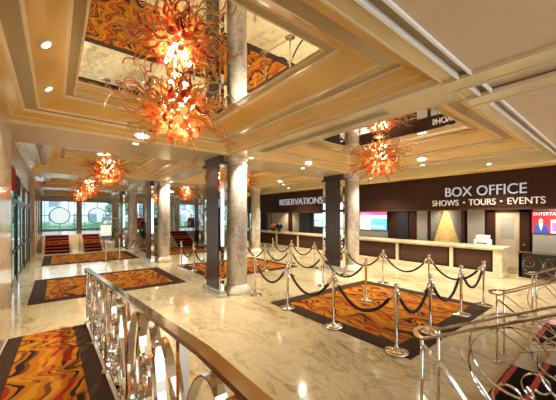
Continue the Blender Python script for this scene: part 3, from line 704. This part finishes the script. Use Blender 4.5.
# back desk items
t = thing('desk_printer', 'small white desk printer on the counter in front of the grey panel', 'printer', (11.6, 3.25, 1.0))
b = MB(); b.bbox(-.16, .16, -.22, .22, 0, .20, .02); b.build('body', M['paper'], t); MB().bbox(-.10, .14, -.18, .18, .20, .34, .015).build('paper_tray', M['paper'], t); MB().box(-.165, -.158, -.16, .16, .05, .09).build('output_slot', M['blackp'], t)
o = MB().bbox(-.12, .12, -.35, .35, 0, .012, .003).build('blue_brochure', M['scr_teal']); o.location = (11.35, 8.0, 1.0); o.data.materials[0] = mat('teal_print', (.12, .35, .42), .4); tag(o, 'flat blue printed sheet lying on the counter below the large screen', 'sheet')
t = thing('flower_bowl', 'orange flowers in a dark bowl on the counter, far left', 'flowers', (11.55, 15.1, 1.0))
MB().lathe([(.08, 0), (.16, .06), (.2, .16), (.18, .17), (.0, .1)], 20).build('bowl', M['blackp'], t)
b = MB()
for i, u in enumerate(fib(26)):
    if u.z > -.2: b.lathe([(.01, -.04), (.05, 0), (.05, .03), (.01, .06)], 8, (u.x * .22, u.y * .22, .28 + u.z * .16))
b.build('blossoms', mat('orange_blossom', (.75, .16, .02), .6), t)
t = thing('round_display', 'black round object standing on the counter right of the orange flowers', 'ornament', (11.5, 14.45, 1.0))
MB().lathe([(.12, 0), (.12, .03), (.05, .06), (.05, .1), (.2, .18), (.26, .32), (.2, .45), (.05, .5)], 24).build('body', M['blackp'], t)
# screens
def screen(y0, y1, z0, z1, lab, x=12.42):
    t = thing('wall_screen', lab, 'screen', (x, (y0 + y1) / 2, (z0 + z1) / 2), 0, 'wall screens of the box office'); h, v = (y1 - y0) / 2, (z1 - z0) / 2
    MB().bbox(0, .06, -h, h, -v, v, .008).build('bezel', M['blackp'], t); MB().box(.06, .15, -.2, .2, -.15, .15).build('wall_mount', M['blackp'], t)
    pic = []
    def patch(n, a, b_, c_, d_, m, dx=.0):       # fractions from the left and the bottom of the picture
        o = MB().box(-.004 - dx, -.002 - dx + .002, h * .96 - 1.92 * h * b_, h * .96 - 1.92 * h * a, -v * .95 + 1.9 * v * c_, -v * .95 + 1.9 * v * d_).build(n, m, pic[0] if pic else t)
        if not pic: pic.append(o)
        return o
    return t, patch, h, v
t, p, h, v = screen(.95, 2.13, 1.42, 2.16, 'wall screen with ENTERTAINMENT banner at the right edge')
p('picture', 0, 1, 0, 1, M['scr_red']); p('white_panel', .40, 1, .02, .62, M['scr_white'], .004); p('pink_panel', .42, .98, .10, .52, M['scr_pink'], .008)
fig = MB(); fig.add([(-.012, h * .96 - 1.92 * h * a, -v * .95 + 1.9 * v * b_) for a, b_ in ((.03, 0), (.05, .32), (.13, .45), (.25, .45), (.34, .32), (.37, 0))], [(0, 1, 2, 3, 4, 5)]); fig.build('suited_figure', M['scr_navy'], t)
fig = MB(); fig.add([(-.014, h * .96 - 1.92 * h * a, -v * .95 + 1.9 * v * b_) for a, b_ in ((.15, .45), (.19, .10), (.24, .45))], [(0, 1, 2)]); fig.build('shirt_front', M['scr_white'], t)
fig = MB(); fig.add([(-.015, h * .96 - 1.92 * h * (.19 + .045 * math.cos(q)), -v * .95 + 1.9 * v * (.57 + .12 * math.sin(q))) for q in [2 * PI * i / 16 for i in range(16)]], [tuple(range(16))]); fig.build('face_shape', M['scr_skin'], t)
o = link('lettering', text_mesh('ENTERTAINMENT', h * 1.7, v * .26, .003, M['scr_white'], 'lettering'), t, (-.008, h * .90, v * .62)); o.rotation_euler = FACE_LEFT
t, p, h, v = screen(7.31, 8.83, 1.30, 2.22, 'large screen with pink strip above white and blue picture, right of counter column')
p('picture', 0, 1, 0, 1, M['scr_blue']); p('pink_strip', 0, 1, .82, 1, M['scr_pink'], .004); p('white_panel', 0, .40, 0, .82, M['scr_white'], .004)
p('pale_band', .4, 1, .62, .82, M['scr_white'], .004); p('teal_line', .45, .95, .32, .38, M['scr_teal'], .004); p('pale_line', .45, .9, .14, .22, M['scr_white'], .004)
for i, (a, z) in enumerate(((.28, .7), (.34, .56), (.22, .42), (.3, .28))): p('grey_text_line', .05, .05 + a, z, z + .05, M['scr_teal'], .008)
t, p, h, v = screen(10.95, 12.2, 1.33, 2.18, 'smaller teal and white screen left of the dark counter-side pier')
p('picture', 0, 1, 0, 1, M['scr_teal']); p('white_panel', .05, .95, .55, .95, M['scr_white'], .004); p('pink_panel', .55, .9, .6, .8, M['scr_pink'], .008); p('pale_panel', .1, .5, .1, .4, M['scr_white'], .004)
# signs
def sign(lab, name, rows):
    t = thing(name, lab, 'sign', (11.0, rows[0][1], rows[0][3]))
    for s, y, w, z, hh, m in rows:
        o = link('lettering', text_mesh(s, w, hh, .05, m, 'lettering'), t, (-.012, y - rows[0][1], z - rows[0][3])); o.rotation_euler = FACE_LEFT
    return t
bo = sign('BOX OFFICE sign in silver letters, smaller show line beneath, on the mahogany wall', 'box_office_sign', [('BOX', 4.2, .82, 2.68, .32, M['letters']), ('OFFICE', 3.24, 1.26, 2.68, .32, M['letters']),
    ('SHOWS', 4.64, .86, 2.36, .205, M['letters2']), ('TOURS', 3.475, .745, 2.36, .205, M['letters2']), ('EVENTS', 2.43, .86, 2.36, .205, M['letters2'])])
for y in (3.62, 2.59): MB().tube([(-.05, y - 4.2, 2.462 - 2.68), (-.004, y - 4.2, 2.462 - 2.68)], .032, 16).build('bullet_dot', M['letters2'], bo)
sign('RESERVATIONS sign in silver letters high on the mahogany wall, left of the pier', 'reservations_sign', [('RESERVATIONS', 13.7, 3.6, 2.66, .36, M['letters'])])

# low scroll railing past the counter end
t = thing('scroll_railing', 'dark low railing panel with chrome scrolls beyond the counter end', 'railing', (11.9, 0, 0))
MB().box(-.03, .03, -1.0, 2.35, .02, .80).build('dark_panel', M['blackp'], t); MB().strap([(0, 2.4, .84), (0, 1.2, .84), (0, -1.0, .84)], (1, 0, 0), .06, .025).build('handrail', M['bronzerail'], t)
for y in (2.3, 1.2, .1): MB().bbox(-.03, .03, y - .03, y + .03, 0, .84, .004).build('post', M['chrome'], t)
for y in (2.0, 1.5, .9, .4):
    MB().strap(ell(y, .45, .24, .26, x=-.05), (1, 0, 0), .03, .008, closed=True).build('scroll', M['chrome'], t); MB().strap(spiral(y + .1, .5, .18, .05, 1.4, 1, x=-.06), (1, 0, 0), .03, .008).build('scroll', M['chrome'], t)

# exit sign, red drape, sign post
t = thing('exit_sign', 'red EXIT sign hanging beyond the left entrance doors', 'sign', (-.45, 13.4, 3.25)); t.scale = (.65, .65, .65)
MB().bbox(-.2, .2, -.03, .03, -.16, .02, .005).build('box', M['blackp'], t); MB().tube([(0, 0, .02), (0, 0, .38)], .012, 6).build('hanger', M['nickel'], t)
o = link('lettering', text_mesh('EXIT', .34, .13, .004, M['exit'], 'lettering'), t, (-.17, -.03, -.14)); o.rotation_euler = (PI / 2, 0, 0)
t = thing('door_valance', 'dark red valance above the left entrance doors', 'drape', (-.86, 9.4, 2.66))
pleats(-.0, 1.2, .62, .0, 7, .03, 0).build('swag', M['red'], t); pleats(1.25, 2.6, .5, -.05, 7, .03, 0).build('swag', M['blackp'], t)
t = thing('sign_post', 'tall chrome sign post with dark panel at the edge of the far carpet', 'sign post', (1.72, 14.25, 0))
MB().lathe([(.18, 0), (.18, .015), (.05, .04), (.03, .06)], 24).build('base', M['chrome'], t); MB().tube([(0, 0, .05), (0, 0, 1.62)], .022, 10).build('pole', M['chrome'], t)
b = MB(); b.box(-.2, .2, -.02, .02, 1.15, 1.6); b.build('sign_panel', M['paper'], t); MB().box(-.22, .22, -.025, .025, .98, 1.13).build('lower_panel', M['bluegrey'], t)

# plants and seats near the far end
def plant(x, y, z, h, lab, seed):
    q = random.Random(seed); t = thing('potted_plant', lab, 'plant', (x, y, z), 0, 'potted plants by the far windows')
    MB().lathe([(.16, 0), (.22, .3), (.25, .42), (.22, .43), (.2, .38)], 20).build('pot', M['terracotta'], t)
    b = MB(); s = MB()
    for i in range(46):
        a = q.uniform(0, 6.28); l = q.uniform(.3, .75) * h; lean = q.uniform(.1, .6); top = Vector((math.cos(a) * lean * l, math.sin(a) * lean * l, .4 + l)); w = Vector((-math.sin(a), math.cos(a), 0)) * .045; md = Vector((0, 0, .4)).lerp(top, .6) + Vector((0, 0, .05))
        b.add([Vector((0, 0, .4)), md - w, top, md + w], [(0, 1, 2, 3)])
    b.build('foliage', M['leaf'], t)
plant(2.75, 20.3, 0, 1.4, 'leafy plant in a pale pot beside the right-hand far stairs', 1); plant(4.6, 20.2, 0, 1.2, 'leafy plant in a pale pot right of the third column', 2); plant(5.6, 21.3, .9, 1.0, 'leafy plant on the raised floor before the ring windows', 3); plant(9.6, 20.3, 0, 1.1, 'leafy plant right of the farthest carpeted stairs', 4); plant(12.3, 21.2, .9, 1.1, 'leafy plant seen past the nearest marble column', 5)
def armchair(x, y, z, rz, lab, m):
    t = thing('lounge_armchair', lab, 'armchair', (x, y, z), rz, 'lounge armchairs at the far windows')
    MB().bbox(-.33, .33, -.33, .33, .18, .45, .04).build('seat', m, t); MB().bbox(-.35, .35, .24, .38, .3, .95, .04).build('backrest', m, t)
    for s in (-1, 1): MB().bbox(s * .37 - .06, s * .37 + .06, -.3, .36, .18, .64, .03).build('armrest', m, t)
    for a in (-.3, .3):
        for b_ in (-.28, .28): MB().tube([(a, b_, 0), (a, b_, .2)], .02, 6).build('leg', M['dark'], t)
armchair(4.9, 22.2, .9, .3, 'red armchair on the raised floor behind the third column', M['red']); armchair(6.1, 22.6, .9, -.4, 'dark armchair beside the red one on the raised floor', M['blackp']); armchair(8.9, 22.3, .9, .2, 'red armchair on the raised floor past the far stairs', M['red']); armchair(10.4, 22.6, .9, -.3, 'dark armchair farthest right on the raised floor', M['blackp'])
# platform railing
def platform_rail(x0, x1, lab):
    t = thing('platform_railing', lab, 'railing', (0, 20.8, .9), 0, 'railings along the raised floor')
    MB().tube([(x0, 0, .95), (x1, 0, .95)], .025, 8).build('handrail', M['bronzerail'], t); n = max(2, round((x1 - x0) / .9))
    for i in range(n + 1):
        x = x0 + (x1 - x0) * i / n; MB().tube([(x, 0, 0), (x, 0, .95)], .018, 6).build('post', M['chrome'], t)
        if i < n:
            xm = x + (x1 - x0) / n / 2; MB().tube([(xm + .3 * math.cos(2 * PI * k / 24), 0, .48 + .36 * math.sin(2 * PI * k / 24)) for k in range(24)], .014, 6, closed=True).build('scroll', M['chrome'], t)
platform_rail(2.3, 6.2, 'chrome railing on the raised floor behind the third column'); platform_rail(7.8, 14, 'chrome railing on the raised floor right of the far stairs')

# outside
struct(MB().box(-30, 50, 28, 90, -.3, -.05).build('ground_outside', mat('pale_paving', (.55, .57, .58), .8)))
for i in range(9):
    if i == 3: continue
    q = random.Random(40 + i); x = -14 + i * 5.2 + q.uniform(-1, 1); y = 42 + q.uniform(-4, 6)
    t = thing('street_tree', 'green tree outside the far windows, number %s from the left' % ['first', 'second', 'third', 'fourth', 'fifth', 'sixth', 'seventh', 'eighth', 'ninth'][i] if False else 'green tree outside the far windows', 'tree', (x, y, -.05), 0, 'trees outside the far windows')
    MB().tube([(0, 0, 0), (.05, 0, 1.6), (0, .05, 3)], [.14, .11, .08], 8).build('trunk', M['wood2'], t)
    b = MB()
    for u in fib(40):
        u = u * q.uniform(.6, 1.1); c0 = Vector((u.x * 1.5, u.y * 1.5, 3.1 + u.z * 1.1)); r = q.uniform(.3, .55)
        b.lathe([(r * .3, -r * .8), (r * .85, -r * .4), (r, 0), (r * .8, r * .45), (r * .25, r * .8)], 8, c0)
    b.build('crown', mat('tree_leaf', (.13, .32, .20), .8) if i == 0 else bpy.data.materials['tree_leaf'], t)

for i, (x0, x1, h, cc) in enumerate(((-16, 1, 6.5, (.62, .72, .76)), (2, 14, 5.2, (.72, .74, .73)), (15, 34, 7.5, (.6, .72, .78)), (35, 60, 6, (.7, .74, .76)))):
    t = thing('street_building', ('blue-grey', 'pale grey', 'tall blue-grey', 'light grey')[i] + ' building across the street outside the far windows', 'building', ((x0 + x1) / 2, 66, -.05))
    hw = (x1 - x0) / 2
    MB().box(-hw, hw, 0, 8, 0, h).build('wall', mat('street_facade', cc, .7), t)
    for k in range(int((x1 - x0) / 2.4)):
        for z in (1.0, 3.6):
            if z + 1.6 < h: MB().box(-hw + .6 + k * 2.4, -hw + 2.0 + k * 2.4, -.06, .01, z, z + 1.5).build('window', M['streetglass'], t)
t = thing('hedge', 'long clipped green hedge outside the far windows', 'hedge', (10, 37, -.05))
b = MB(); q = random.Random(5); N = 90
for sy in (0,):
    vs = []; fs = []; prof = [(-.5, 0), (-.55, .6), (-.45, 1.25), (0, 1.4), (.45, 1.25), (.5, 0)]
    for i in range(N + 1):
        for (a, z) in prof: vs.append((-28 + 56 * i / N, a + q.uniform(-.08, .08), z + q.uniform(-.1, .1) * (z > 0)))
    n = len(prof)
    for i in range(N):
        for k in range(n - 1): fs.append((i * n + k, i * n + k + 1, (i + 1) * n + k + 1, (i + 1) * n + k))
    b.add(vs, fs)
b.build('foliage', bpy.data.materials['tree_leaf'], t)
# ------------------------------------------------------------------ light, world, camera
w = bpy.data.worlds.new('World'); SC.world = w; w.use_nodes = True
bg = w.node_tree.nodes['Background']; bg.inputs[0].default_value = (.86, .95, 1., 1); bg.inputs[1].default_value = 2.0
cam = bpy.data.cameras.new('Camera'); co = bpy.data.objects.new('Camera', cam); COL.objects.link(co)
cam.sensor_width = 36; cam.lens = 36 * 281.5 / 556; cam.shift_y = 16 / 556; cam.clip_start = .05
co.location = (0, 0, 2.0); co.rotation_euler = (PI / 2, 0, -math.radians(38.3)); SC.camera = co
SC.view_settings.view_transform = 'Standard'; SC.view_settings.look = 'None'; SC.view_settings.gamma = 1; SC.view_settings.exposure = 0.38
SC.view_settings.use_curve_mapping = False
SC.cycles.use_denoising = True; SC.cycles.max_bounces = 10; SC.cycles.diffuse_bounces = 5; SC.cycles.glossy_bounces = 6; SC.cycles.caustics_reflective = False; SC.cycles.caustics_refractive = False; SC.cycles.sample_clamp_indirect = 6
